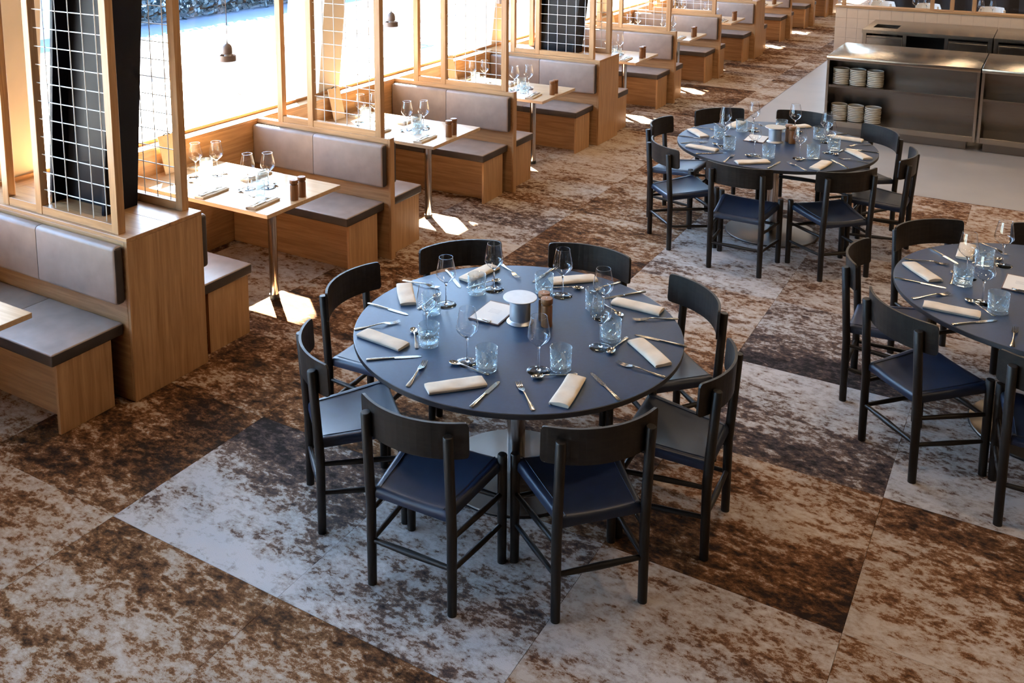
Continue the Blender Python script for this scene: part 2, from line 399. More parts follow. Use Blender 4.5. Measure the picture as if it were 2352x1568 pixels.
hd = box('wall_left', 'wall_warm', None, -5.75, -5.30, -5, 32, WT, 4.0)
structure(hd, 'wall band above the long window', 'wall')
ev = box('roof_eave', 'soffit_sky_tint', None, -8.15, -5.75, -6, 33, WT, WT+0.2)
structure(ev, 'flat roof eave shading the top of the windows', 'roof')
structure(box('ceiling', 'ceiling_grey', None, -5.75, 7.5, -5.1, 32.1, 4.0, 4.1), 'plain dark grey ceiling of the hall', 'ceiling')
structure(box('wall_right', 'wall_warm', None, 7.4, 7.5, -5, 32, 0, 4.0), 'warm grey wall on the right of the hall', 'wall')
structure(box('wall_back', 'wall_warm', None, -5.6, 7.5, -5.1, -5, 0, 4.0), 'warm grey wall behind the camera', 'wall')
structure(box('wall_far', 'wall_dark', None, -5.6, 7.5, 32, 32.1, 0, 4.0), 'dark wall at the far end of the hall', 'wall')

# ------------------------------------------------------------------ dividers of the booths
P1, P2, P3 = (-5.226, -5.172), (-4.915, -4.862), (-4.262, -4.208)
FT = 2.62
def grid_rods(parent, yc, scr):
    for k in range(6):
        x = -4.872+0.1096*k
        MB().tube([(x, yc-0.0031, 0.985), (x, yc-0.0031, FT-0.05)], 0.0031, 6, False).obj('vertical_rod', 'wire_white', scr)
    k = 0
    z = 1.081
    while z < FT-0.06:
        MB().tube([(P2[1]-0.004, yc+0.0031, z), (P3[0]+0.004, yc+0.0031, z)], 0.0031, 6, False).obj('cross_rod', 'wire_white', scr); z += 0.1045
def frame(root, oy, yf):
    """timber screen standing on a divider: yf is its front face, oy the root's y"""
    y0, y1 = yf-oy, yf-oy+0.05
    for p in (P1, P2, P3):
        box('post', 'oak_z', root, p[0]-XE, p[1]-XE, y0, y1, 0.94, FT, 0.002, 1)
    for a, c in ((P1[1], P2[0]), (P2[1], P3[0])):
        box('bottom_rail', 'oak_x', root, a-XE, c-XE, y0+0.003, y1-0.003, 0.94, 0.99, 0.002, 1)
        box('top_rail', 'oak_x', root, a-XE, c-XE, y0+0.003, y1-0.003, FT-0.05, FT, 0.002, 1)
    scr = bpy.data.objects.new('wire_grid', None); link(scr, root); scr.location = (-XE, (y0+y1)/2, 0)
    grid_rods(root, 0.0, scr)
WORD = {0: 'nearest', 1: 'second', 2: 'third', 3: 'fourth', 4: 'fifth', 5: 'sixth', 6: 'seventh', 7: 'eighth', 8: 'ninth', 9: 'tenth'}
for i, (k, ya, yb) in enumerate(DIV):
    if k == 'thin':
        yc = (ya+yb)/2
        t = thing('booth_divider', 'thin oak booth divider with open timber screen, %s divider from the camera' % WORD[i], 'divider', (XE, yc, 0), 0, 'booth dividers along the window')
        box('back_panel', 'oak_x', t, XW-XE, -0.02, -0.022, 0.022, 0, 0.938, 0.002, 1)
        box('end_panel', 'oak_z', t, -0.02, 0.0, -0.027, 0.027, 0, 0.945, 0.0015, 1)
        box('cap', 'oak_x', t, XW-XE, -0.02, -0.025, 0.025, 0.9, 0.94, 0.002, 1)
        frame(t, yc, yc-0.025)
    else:
        yc = (ya+yb)/2; h = WD/2
        t = thing('booth_divider', 'wide boxed oak booth divider around a dark steel column, %s divider from the camera' % WORD[i], 'divider', (XE, yc, 0), 0, 'booth dividers along the window')
        box('front_panel', 'oak_x', t, XW-XE, -0.022, -h, -h+0.022, 0, 0.917, 0.002, 1)
        box('rear_panel', 'oak_x', t, XW-XE, -0.022, h-0.022, h, 0, 0.917, 0.002, 1)
        box('end_panel', 'oak_z', t, -0.022, 0.0, -h, h, 0, 0.917, 0.002, 1)
        box('top_board', 'oak_x', t, XW-XE, 0.001, -h-0.001, 0.03, 0.918, 0.94, 0.002, 1)
        box('top_board', 'oak_x', t, XW-XE, 0.001, 0.0315, h+0.001, 0.918, 0.94, 0.002, 1)
        frame(t, yc, ya+0.018); frame(t, yc, yb-0.018-0.05)
        # steel H column standing on the box
        b = thing('steel_column', 'dark navy inclined steel H-column on the %s wide booth divider' % ['nearest', 'second', 'third', 'fourth'][i//3], 'column', (-4.77, yc+0.028, 0.9405), 0, 'steel columns in the booth row')
        f = lambda z: LEAN*z
        def lb(name, x0, x1, y0, y1):
            vs = [(x+f(z), yy, z) for z in (0.0, 3.05) for yy in (y0, y1) for x in (x0, x1)]
            MB().add(vs, [(0, 2, 3, 1), (4, 5, 7, 6), (0, 1, 5, 4), (2, 6, 7, 3), (0, 4, 6, 2), (1, 3, 7, 5)]).obj(name, 'navy_paint', b)
        lb('flange', -0.245, -0.222, -0.118, 0.118); lb('flange', 0.222, 0.245, -0.118, 0.118); lb('web', -0.222, 0.222, -0.01, 0.01)

# ------------------------------------------------------------------ benches
def cushion_pair(name, mat, parent, x0, xm, x1, y0, y1, z0, z1, r):
    for side in (-1, 1):
        me = MB().box(x0, x1, y0, y1, z0, z1).mesh(name, mat, r, 4)
        bm = bmesh.new(); bm.from_mesh(me)
        g = list(bm.verts)+list(bm.edges)+list(bm.faces)
        res = bmesh.ops.bisect_plane(bm, geom=g, plane_co=(xm+side*0.0008, 0, 0), plane_no=(-side, 0, 0), clear_outer=True)
        cut = [e for e in res['geom_cut'] if isinstance(e, bmesh.types.BMEdge)]
        fl_ = bmesh.ops.contextual_create(bm, geom=cut)['faces']
        for f in fl_: f.smooth = False
        bmesh.ops.bevel(bm, geom=cut, offset=0.0035, segments=2, profile=0.5, affect='EDGES')
        bm.normal_update()
        for f in bm.faces:      # the boxing between the piped edges is a darker hide
            n_ = f.normal
            if (name == 'seat_cushion' and n_.z < 0.35) or (name == 'back_cushion' and abs(n_.x) > 0.75): f.material_index = 1
        bm.to_mesh(me); bm.free(); me.materials.append(MATS['piping'])
        link(bpy.data.objects.new(name, me), parent)
def bench(label, yf, s, detail=True):
    """bench against the divider face at yf; s=-1 faces the camera, +1 faces away"""
    t = thing('bench', label, 'bench', (XE, yf, 0), 0, 'upholstered booth benches')
    def yy(a, c): return (min(s*a, s*c), max(s*a, s*c))
    xm = -0.69
    xr, xl = -0.060, XW-XE+0.004
    y0, y1 = yy(0.004, 0.455); cushion_pair('seat_cushion', 'bench_leather', t, xl, xm, xr, y0, y1, 0.385, 0.452, 0.010)
    y0, y1 = yy(0.002, 0.066); cushion_pair('back_cushion', 'bench_leather', t, xl, xm, -0.024, y0, y1, 0.575, 0.902, 0.022)
    y0, y1 = yy(0.285, 0.305); box('toe_panel', 'oak_x', t, xl, -0.09, y0, y1, 0.0, 0.384)
    y0, y1 = yy(0.085, 0.425); box('side_panel', 'oak_z', t, -0.09, -0.068, y0, y1, 0.0, 0.384, 0.001, 1)
    y0, y1 = yy(0.004, 0.445); box('seat_board', 'oak_x', t, xl, -0.068, y0, y1, 0.3845, 0.386)
    return t
for i, (k, ya, yb) in enumerate(DIV):
    bench('grey-brown leather bench facing the camera, backed by the %s booth divider' % WORD[i], ya, -1)
    if i < len(DIV)-1: bench('grey-brown leather bench facing away from the camera behind the %s booth divider' % WORD[i], yb, 1)

# ------------------------------------------------------------------ shared small meshes
def wine_meshes():
    bowl = [(0.006, 0.112), (0.018, 0.121), (0.034, 0.135), (0.0465, 0.150), (0.0500, 0.162), (0.0485, 0.178), (0.0440, 0.203), (0.0385, 0.230), (0.0345, 0.250)]
    inner = [(r-0.0009, z+0.0005) for r, z in reversed(bowl[1:])] + [(0.002, 0.1165)]
    b = MB().lathe(bowl, 36, cap=False).mesh('bowl', 'bowl_glass')
    rim = [(0.0345+0.0008*math.cos(a), 0.250+0.0008*math.sin(a)) for a in [2*math.pi*k/6 for k in range(7)]]
    rm = MB().lathe(rim, 32).mesh('rim', 'tumbler_glass')
    st = MB().lathe([(0.0, 0.0045), (0.012, 0.006), (0.0055, 0.012), (0.0040, 0.025), (0.0036, 0.06), (0.0040, 0.098), (0.0070, 0.112), (0.0105, 0.1165), (0.0, 0.1150)], 16).mesh('stem', 'stem_glass')
    ft = MB().lathe([(0.0, 0.0004), (0.049, 0.0004), (0.051, 0.0012), (0.0495, 0.0022), (0.030, 0.0034), (0.0, 0.0044)], 36).mesh('foot', 'stem_glass')
    return [('bowl', b), ('rim', rm), ('stem', st), ('foot', ft)]
WINE = wine_meshes()
def tumbler_mesh():
    H, r0, r1 = 0.100, 0.0450, 0.0480
    rows = 30
    out = [(r0+(r1-r0)*i/rows, H*i/rows) for i in range(rows+1)]
    prof = [(0.0, 0.0012), (r0-0.006, 0.0), (r0-0.0015, 0.001)] + out[1:] + [(r1-0.0012, H+0.0008), (r1-0.0026, H)] + [(r1-0.0030-0.004*(1-q), 0.016+(H-0.016)*q) for q in (0.8, 0.5, 0.25, 0.05)] + [(0.030, 0.0135), (0.0, 0.0125)]
    def rf(i, r, z, t):
        if 3 <= i < 3+rows and 0.005 < z < 0.078:
            u = abs(math.sin(5*t + z*85)); v = abs(math.sin(5*t - z*85)); w_ = abs(math.sin(10*t))
            g = max(0.0, 1-3.2*min(u, v))
            if z < 0.055: g = max(g, 0.6*max(0.0, 1-3.0*w_)*(1 if z < 0.03 else 0.5))
            return r - 0.0042*g
        return r
    mb = MB().lathe(prof, 120, rfun=rf)
    return mb.mesh('tumbler', 'tumbler_glass', sharp=7)
TUMB = tumbler_mesh()
def strip(mb, secs):
    """solid bar along +Y: (y, half width, z of underside, thickness, crown)"""
    vs = []
    for yy, hw, z, th, cr in secs:
        vs += [(-hw, yy, z), (hw, yy, z), (hw, yy, z+th), (0, yy, z+th+cr), (-hw, yy, z+th)]
    n = len(secs)
    fs = [(i*5+k, i*5+(k+1) % 5, (i+1)*5+(k+1) % 5, (i+1)*5+k) for i in range(n-1) for k in range(5)]
    fs += [(4, 3, 2, 1, 0), tuple((n-1)*5+k for k in range(5))]
    mb.add(vs, fs, True); return mb
def fork_meshes():
    L0 = 0.225
    h = strip(MB(), [(0, 0.0062, 0.0008, 0.0022, 0.001), (0.006, 0.0102, 0.0008, 0.0026, 0.0014), (0.03, 0.0092, 0.0012, 0.0026, 0.0016), (0.075, 0.0044, 0.0036, 0.0028, 0.0012), (0.115, 0.0032, 0.0080, 0.0030, 0.0008), (0.14, 0.0042, 0.0095, 0.0026, 0.0006), (0.152, 0.0095, 0.0080, 0.0022, 0.0002), (0.163, 0.0128, 0.0056, 0.0020, 0), (0.176, 0.0126, 0.0034, 0.0018, 0)]).mesh('handle', 'cutlery_steel')
    t = MB()
    for k in range(4):
        x = -0.0105+0.0070*k
        tm = strip(MB(), [(0.174, 0.0019, 0.0036, 0.0018, 0), (0.19, 0.0019, 0.0030, 0.0018, 0), (0.208, 0.0016, 0.0048, 0.0016, 0), (L0, 0.0007, 0.0100, 0.001, 0)])
        t.add([(a+x, b, c) for a, b, c in tm.v], tm.f, True)
    return [('handle', h), ('tines', t.mesh('tines', 'cutlery_steel'))]
def knife_meshes():
    h = strip(MB(), [(0, 0.0058, 0.0008, 0.004, 0.0016), (0.005, 0.0085, 0.0006, 0.005, 0.002), (0.05, 0.0070, 0.0006, 0.005, 0.002), (0.115, 0.0048, 0.0010, 0.0042, 0.0016), (0.124, 0.0058, 0.0012, 0.0040, 0.001)]).mesh('handle', 'cutlery_steel')
    b = strip(MB(), [(0.123, 0.0048, 0.0020, 0.0020, 0), (0.128, 0.0098, 0.0018, 0.0016, 0.0002), (0.18, 0.0104, 0.0016, 0.0012, 0.0002), (0.225, 0.0090, 0.0012, 0.0010, 0), (0.240, 0.0055, 0.0010, 0.0008, 0), (0.245, 0.0015, 0.0010, 0.0006, 0)]).mesh('blade', 'cutlery_steel')
    return [('handle', h), ('blade', b)]
def spoon_meshes():
    h = strip(MB(), [(0, 0.0056, 0.0008, 0.0022, 0.001), (0.006, 0.0094, 0.0008, 0.0026, 0.0014), (0.03, 0.0084, 0.0012, 0.0026, 0.0014), (0.075, 0.0040, 0.0040, 0.0026, 0.001), (0.115, 0.0030, 0.0085, 0.0028, 0.0008), (0.142, 0.0034, 0.0095, 0.0026, 0.0004), (0.150, 0.0050, 0.0078, 0.0024, 0)]).mesh('handle', 'cutlery_steel')
    mb = MB(); n = 20; rings = 5; cyy = 0.174; a, c = 0.0185, 0.0285
    def z(q): return 0.0008 + 0.0085*q*q
    vs = [(0, cyy, z(0))]
    for j in range(1, rings+1):
        q = j/rings
        for k in range(n):
            t = 2*math.pi*k/n; vs.append((a*q*math.cos(t), cyy+c*q*math.sin(t), z(q)))
    for j in range(rings, 0, -1):
        q = j/rings*0.95
        for k in range(n):
            t = 2*math.pi*k/n; vs.append((a*q*math.cos(t), cyy+c*q*math.sin(t), z(j/rings)+0.0013))
    vs.append((0, cyy, z(0)+0.0013)); N2 = 2*rings
    fs = [(0, 1+(k+1) % n, 1+k) for k in range(n)]
    fs += [(1+j*n+k, 1+j*n+(k+1) % n, 1+(j+1)*n+(k+1) % n, 1+(j+1)*n+k) for j in range(N2-1) for k in range(n)]
    fs += [(1+(N2-1)*n+k, 1+(N2-1)*n+(k+1) % n, 1+N2*n) for k in range(n)]
    mb.add(vs, fs, True)
    return [('handle', h), ('spoon_bowl', mb.mesh('spoon_bowl', 'cutlery_steel'))]
FORK, KNIFE, SPOON = fork_meshes(), knife_meshes(), spoon_meshes()
def napkin_mesh(seed, Ln=0.250, W=0.084):
    """linen folded to a soft bar: a top layer wrapping round one long side over two inner layers"""
    rnd = random.Random(seed); mb = MB(); n = 16; ph = rnd.random()*6; h = W/2; bend = rnd.uniform(-0.0035, 0.0035)
    top = [(-h+0.003, 0.0), (-h+0.0008, 0.002), (-h, 0.006), (-h+0.0006, 0.0105), (-h+0.004, 0.0148), (-h+0.011, 0.0172), (-0.5*h, 0.0182), (0, 0.0186), (0.5*h, 0.0180), (h-0.010, 0.0170), (h-0.003, 0.0148), (h, 0.0118), (h-0.0022, 0.0100), (0, 0.0103), (-h+0.008, 0.0100), (-h+0.006, 0.0060), (-h+0.008, 0.0006)]
    mids = [[(-h+0.009, 0.0052), (h-0.0015, 0.0054), (h-0.0004, 0.0075), (h-0.0015, 0.0096), (-h+0.009, 0.0097)],
            [(-h+0.009, 0.0002), (h-0.0040, 0.0002), (h-0.0022, 0.0024), (h-0.0040, 0.0048), (-h+0.009, 0.0048)]]
    for li, sec in enumerate([top]+mids):
        m = len(sec); vs = []
        for i in range(n+1):
            s = i/n; ln = Ln*(1-0.006*li)
            for x, z in sec:
                k = z/0.0186
                wave = (0.0016*math.sin(s*9+ph+x*40) + 0.0011*math.sin(s*17+ph*2-x*70))*max(0, k-0.75)*4*(li == 0)
                endsag = -0.0035*(max(0, abs(s-0.5)-0.44)/0.06)**2*k*(li == 0)
                vs.append((x*(1+0.02*math.sin(s*5+ph)) + bend*math.sin(math.pi*s), (s-0.5)*ln + 0.002*math.sin(x*60+ph+li), z+wave+endsag))
        fs = [(i*m+k, i*m+(k+1) % m, (i+1)*m+(k+1) % m, (i+1)*m+k) for i in range(n) for k in range(m)]
        fs += [tuple(reversed(range(m))), tuple(n*m+k for k in range(m))]
        mb.add(vs, fs, True)
    return mb.mesh('napkin', 'linen')
NAPK = [napkin_mesh(s) for s in range(4)]
def mill_meshes():
    body = MB().lathe([(0.0, 0.0), (0.0265, 0.0), (0.0275, 0.002), (0.0270, 0.05), (0.0265, 0.098), (0.0250, 0.105), (0.0200, 0.1085), (0.0195, 0.112), (0, 0.112)], 28).mesh('body', 'mill_wood')
    head = MB().lathe([(0.0, 0.112), (0.0262, 0.112), (0.0282, 0.1145), (0.0284, 0.134), (0.0268, 0.1385), (0.0, 0.1392)], 28).mesh('head', 'mill_wood')
    pin = MB().lathe([(0.0, 0.1390), (0.0034, 0.1390), (0.0030, 0.1405), (0, 0.1408)], 12).mesh('pin', 'polished_steel')
    return [('body', body), ('head', head), ('pin', pin)]
MILL = mill_meshes()
def item(name, parts, label, cat, loc, rz, group):
    t = thing(name, label, cat, loc, rz, group)
    for n_, me in parts: put(n_, me, t)
    return t
def ang(p, q): return math.atan2(q[1]-p[1], q[0]-p[0]) - math.pi/2
def along(name, parts, length, p, q, z, label, cat, group):
    """lay a piece of cutlery so that its middle lies between p (handle end) and q (tip)"""
    a = ang(p, q); mx, my = (p[0]+q[0])/2, (p[1]+q[1])/2
    return item(name, parts, label, cat, (mx + math.sin(a)*length/2, my - math.cos(a)*length/2, z), a, group)

# ------------------------------------------------------------------ round tables
TR, TZ = 0.7688, 0.74
def round_table(cx, cy, label):
    t = thing('round_table', label, 'table', (cx, cy, 0), 0, 'round dining tables')
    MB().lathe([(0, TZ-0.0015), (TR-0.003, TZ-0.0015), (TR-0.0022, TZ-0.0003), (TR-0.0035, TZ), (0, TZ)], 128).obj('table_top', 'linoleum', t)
    MB().lathe([(0, TZ-0.026), (TR-0.004, TZ-0.026), (TR, TZ-0.022), (TR, TZ-0.0022), (TR-0.0012, TZ-0.0014), (0, TZ-0.0014)], 128).obj('table_edge', 'linoleum_edge', t)
    MB().lathe([(0, 0.012), (0.0425, 0.012), (0.0425, TZ-0.03), (0.0, TZ-0.03)], 40).obj('column', 'polished_steel', t)
    MB().lathe([(0, TZ-0.034), (0.17, TZ-0.034), (0.17, TZ-0.0265), (0.0, TZ-0.0265)], 32).obj('mounting_plate', 'rubber_black', t)
    MB().lathe([(0, 0.003), (0.357, 0.003), (0.3585, 0.006), (0.355, 0.0115), (0.06, 0.0150), (0.045, 0.018), (0, 0.018)], 96).obj('base_plate', 'base_steel', t)
    MB().lathe([(0, 0.0), (0.361, 0.0), (0.361, 0.0032), (0, 0.0032)], 96).obj('base_ring', 'rubber_black', t)
    return t
TABLES = [(-2.0406, 3.8444, 3.0, 'near', 'large round dark-topped table nearest the camera'),
          (-1.8379, 7.8540, -1.0, 'far', 'round dark-topped table beside the steel counter'),
          (0.1335, 5.5728, 1.0, 'right', 'round dark-topped table cut off by the right edge')]
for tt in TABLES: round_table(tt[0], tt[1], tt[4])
TNAME = {'near': 'the nearest round table', 'far': 'the round table beside the counter', 'right': 'the right-edge round table'}
SEAT = {0: 'front-left', 1: 'front-right', 2: 'lower right', 3: 'upper right', 4: 'rear-right', 5: 'rear-left', 6: 'upper left', 7: 'lower left'}

# ------------------------------------------------------------------ chair
def arc_plank(mb, z0, z1, thick, hw, sag, y0, n=18, rc=0.018):
    """curved plank: centre at y0, its ends swing forward (+Y) by sag"""
    Rr = (hw*hw + sag*sag)/(2*sag); amax = math.asin(hw/Rr)
    outline = []
    zm = (z0+z1)/2; hh = (z1-z0)/2; steps = []
    for i in range(n+1):
        s = -1 + 2*i/n
        e = (1-abs(s))*hw
        k = rc - math.sqrt(max(0, rc*rc - (rc-e)**2)) if e < rc else 0
        steps.append((s*amax, hh-k))
    extra = []
    for s, e in ((-1, 0.004), (-1, 0.010), (1, 0.010), (1, 0.004)):
        k = rc - math.sqrt(max(0, rc*rc-(rc-e)**2)); extra.append((s*(1-e/hw)*amax, hh-k))
    steps = sorted(steps+extra)
    vs = []
    for a, h in steps:
        for rr, zz in ((Rr-thick/2, -h), (Rr+thick/2, -h), (Rr+thick/2, h), (Rr-thick/2, h)):
            rake = -0.05*(zm+zz-z0)
            vs.append((rr*math.sin(a), y0 + Rr - rr*math.cos(a) + rake, zm+zz))
    m = len(steps)
    fs = [(i*4+k, i*4+(k+1) % 4, (i+1)*4+(k+1) % 4, (i+1)*4+k) for i in range(m-1) for k in range(4)]
    fs += [(3, 2, 1, 0), tuple((m-1)*4+k for k in range(4))]
    return mb.add(vs, fs, False)
def make_chair():
    t = thing('dining_chair', 'chair', 'chair')
    RX, FX, RY, FY, LR = 0.185, 0.221, -0.183, 0.183, 0.0205
    lean = lambda z: -0.028*max(0, z-0.35)/0.42
    for s in (-1, 1):
        MB().tube([(s*RX, RY, 0), (s*RX, RY, 0.35), (s*RX, RY+lean(0.765), 0.762), (s*RX, RY+lean(0.77), 0.766)], [LR*0.92, LR, LR, LR*0.86], 18).obj('rear_leg', 'black_wood_z', t)
        MB().tube([(s*FX, FY, 0), (s*FX, FY, 0.3), (s*FX, FY, 0.487), (s*FX, FY, 0.491)], [LR*0.92, LR, LR, LR*0.86], 18).obj('front_leg', 'black_wood_z', t)
        for zr, zf in ((0.325, 0.315), (0.190, 0.175)):
            p, q = Vector((s*RX, RY, zr)), Vector((s*FX, FY, zf))
            MB().tube([p, p.lerp(q, 0.5), q], [0.0095, 0.0125, 0.0095], 12).obj('side_stretcher', 'black_wood_y', t)
    MB().tube([(-RX, RY, 0.197), (0, RY, 0.197), (RX, RY, 0.197)], [0.010, 0.0145, 0.010], 12).obj('rear_stretcher', 'black_wood_x', t)
    MB().tube([(-FX, FY, 0.295), (0, FY, 0.295), (FX, FY, 0.295)], [0.010, 0.0140, 0.010], 12).obj('front_stretcher', 'black_wood_x', t)
    arc_plank(MB(), 0.658, 0.808, 0.012, 0.240, 0.082, RY-0.041).obj('backrest', 'black_wood_x', t)
    # sling seat: saddle leather drawn over the four rails
    mb = MB(); nx, ny = 14, 12; vs = []
    def pt(u, v, lower):
        hx = (RX-0.012)*(1-v) + (FX+0.002)*v
        yv = RY-0.004 + (FY-RY+0.020)*v
        e = min(u, 1-u); ev = min(v, 1-v)
        z = 0.436 + 0.034*v
        sag = 0.020*math.sin(math.pi*u)**0.8*(0.35+0.65*math.sin(math.pi*v))
        roll = 0.0
        for q in (e*2*hx, ev*(FY-RY)):
            if q < 0.022: roll += 0.022-math.sqrt(max(0, 0.022**2-(0.022-q)**2))
        if lower: return (hx*(2*u-1), yv, z - 0.044)
        return (hx*(2*u-1), yv, z - sag - min(roll, 0.022))
    us = [0, 0.012, 0.028, 0.05, 0.1, 0.2, 0.35, 0.5, 0.65, 0.8, 0.9, 0.95, 0.972, 0.988, 1]
    vv = [0, 0.015, 0.035, 0.06, 0.12, 0.25, 0.4, 0.55, 0.7, 0.85, 0.94, 0.97, 0.988, 1]
    a, c = len(us), len(vv)
    for low in (False, True):
        for v in vv:
            for u in us: vs.append(pt(u, v, low))
    q = a*c
    fs = []
    for j in range(c-1):
        for i in range(a-1):
            k = j*a+i; fs.append((k, k+1, k+a+1, k+a)); fs.append((q+k, q+k+a, q+k+a+1, q+k+1))
    for i in range(a-1): fs.append((i, q+i, q+i+1, i+1)); k = (c-1)*a+i; fs.append((k, k+1, q+k+1, q+k))
    for j in range(c-1): k = j*a; fs.append((k, k+a, q+k+a, q+k)); k = j*a+a-1; fs.append((k, q+k, q+k+a, k+a))
    mb.add(vs, fs, True); st = mb.obj('seat', 'seat_leather', t)
    for s in (-1, 1):
        pts = []
        for j in range(11):
            v = 0.03+0.94*j/10; u = 0.5+s*(0.5-0.085)
            x_, y_, z_ = pt(u, v, False); pts.append((x_, y_, z_+0.0012))
        MB().tube(pts, 0.0022, 6).obj('seam', 'seat_leather', st)
    return t
chair0 = make_chair(); index_kids()
used = False
def place_chair(tab, seat, dist=0.952, da=0.0, dr=0.0):
    global used
    cx, cy, off, key, _ = TABLES[tab]
    a = R(-90+45*seat+off+da)
    # rear legs lie at distance dist from the table centre; local +Y looks at the table
    ex, ey = math.cos(a), math.sin(a)
    rz = a + math.pi/2 + R(dr)
    fx, fy = -math.sin(rz), math.cos(rz)
    px, py = cx+ex*dist + fx*0.183, cy+ey*dist + fy*0.183
    lab = 'black chair with dark leather seat, %s of %s' % (SEAT[seat], TNAME[key])
    grp = 'chairs around %s' % TNAME[key]
    if not used:
        used = True; chair0.location = (px, py, 0); chair0.rotation_euler = (0, 0, rz); chair0['label'] = lab; chair0['group'] = grp; return chair0
    return copy_tree(chair0, (px, py, 0), rz, lab, grp)
for s, d in ((0, 0.974), (1, 0.962), (2, 0.960), (3, 0.962), (4, 0.962), (5, 0.962), (6, 0.962), (7, 0.968)): place_chair(0, s, d)
for s, d in ((0, 1.00), (1, 0.99), (2, 0.99), (3, 0.98), (4, 0.98), (5, 0.98), (6, 0.98), (7, 0.978)): place_chair(1, s, d)
for s, d in ((7, 0.960), (6, 0.962), (5, 0.962), (4, 0.962), (0, 0.960)): place_chair(2, s, d)

# ------------------------------------------------------------------ place settings
NEAR = {
 'nap': {0: ((-0.053, -0.721), (0.135, -0.518)), 1: ((0.48, -0.559), (0.439, -0.271)), 2: ((0.728, -0.009), (0.52, 0.163)), 3: ((0.536, 0.509), (0.262, 0.508)), 4: ((0.074, 0.721), (-0.095, 0.565)), 5: ((-0.457, 0.587), (-0.497, 0.336)), 6: ((-0.749, 0.145), (-0.566, -0.077)), 7: ((-0.592, -0.43), (-0.328, -0.452))},
 'fork': {0: ((-0.126, -0.732), (-0.182, -0.506)), 1: ((0.409, -0.625), (0.247, -0.457)), 2: ((0.754, -0.094), (0.54, -0.081)), 3: ((0.602, 0.475), (0.448, 0.364)), 4: ((0.201, 0.746), (0.136, 0.559)), 5: ((-0.418, 0.626), (-0.286, 0.529)), 6: ((-0.751, 0.177), (-0.581, 0.188)), 7: ((-0.641, -0.417), (-0.504, -0.246))},
 'knife': {0: ((0.182, -0.729), (0.176, -0.49)), 1: ((0.664, -0.371), (0.474, -0.218)), 2: ((0.743, 0.224), (0.502, 0.219)), 3: ((0.352, 0.687), (0.231, 0.532)), 4: ((-0.17, 0.755), (-0.181, 0.512)), 5: ((-0.652, 0.411), (-0.476, 0.259)), 6: ((-0.765, -0.151), (-0.512, -0.155)), 7: ((-0.414, -0.631), (-0.225, -0.473))},
 'spoon': {0: ((0.108, -0.464), (-0.088, -0.458)), 1: ((0.424, -0.268), (0.285, -0.390)), 2: ((0.481, 0.155), (0.474, -0.01)), 3: ((0.241, 0.452), (0.356, 0.376)), 4: ((-0.071, 0.5), (0.056, 0.558)), 5: ((-0.437, 0.269), (-0.336, 0.444)), 6: ((-0.509, -0.087), (-0.514, 0.133)), 7: ((-0.279, -0.429), (-0.416, -0.263))},
 'wine': {1: (0.276, -0.321), 0: (-0.025, -0.415), 7: (-0.321, -0.285), 6: (-0.422, 0.041), 5: (-0.311, 0.327), 4: (0.025, 0.44), 3: (0.301, 0.308), 2: (0.415, 0.018)},
 'tum': {1: (0.349, -0.254), 0: (0.076, -0.421), 7: (-0.259, -0.364), 6: (-0.435, -0.073), 5: (-0.364, 0.243), 4: (-0.075, 0.432), 3: (0.227, 0.384), 2: (0.424, 0.118)}}
LOCAL = {'nap': ((0.725, -0.100), (0.548, 0.092)), 'fork': ((0.735, -0.182), (0.515, -0.182)), 'knife': ((0.750, 0.145), (0.508, 0.152)), 'spoon': ((0.490, 0.088), (0.482, -0.100)), 'wine': (0.425, -0.045), 'tum': (0.434, 0.064)}
def setting(tab, seat):
    cx, cy, off, key, _ = TABLES[tab]
    at = '%s place, %s' % (SEAT[seat], TNAME[key]); z = TZ
    rnd = random.Random(100*tab+seat)
    if key == 'near':
        g = lambda k: NEAR[k][seat]
    else:
        a = R(-90+45*seat+off); e = (math.cos(a), math.sin(a)); tg = (-e[1], e[0])
        def g(k):
            v = LOCAL[k]
            def tr_(p, j=0.012):
                r_, s_ = p[0]+rnd.uniform(-j, j)*0.5, p[1]+rnd.uniform(-j, j)
                return (e[0]*r_+tg[0]*s_, e[1]*r_+tg[1]*s_)
            return tr_(v, 0.004) if isinstance(v[0], float) else (tr_(v[0], 0.02), tr_(v[1], 0.02))
    gr = 'place settings on %s' % TNAME[key]
    sh = lambda p: (p[0]+cx, p[1]+cy)
    p, q = map(sh, g('nap'))
    nk = put('napkin', NAPK[(seat+tab) % 4], None, ((p[0]+q[0])/2, (p[1]+q[1])/2, z), ang(p, q))
    tag(nk, 'folded cream linen napkin, '+at, 'napkin', gr)
    p, q = map(sh, g('fork')); along('fork', FORK, 0.225, p, q, z, 'steel fork, '+at, 'fork', gr)
    p, q = map(sh, g('knife')); along('knife', KNIFE, 0.245, p, q, z, 'steel knife, '+at, 'knife', gr)
    p, q = map(sh, g('spoon')); along('spoon', SPOON, 0.203, p, q, z, 'steel spoon, '+at, 'spoon', gr)
    p = sh(g('wine')); item('wine_glass', WINE, 'empty stemmed wine glass, '+at, 'wine glass', (p[0], p[1], z), 0, gr)
    p = sh(g('tum')); o = put('tumbler', TUMB, None, (p[0], p[1], z), rnd.random()*6)
    tag(o, 'cut-glass tumbler, '+at, 'tumbler', gr)
for s in range(8): setting(0, s); setting(1, s)
for s in (0, 4, 5, 6, 7): setting(2, s)
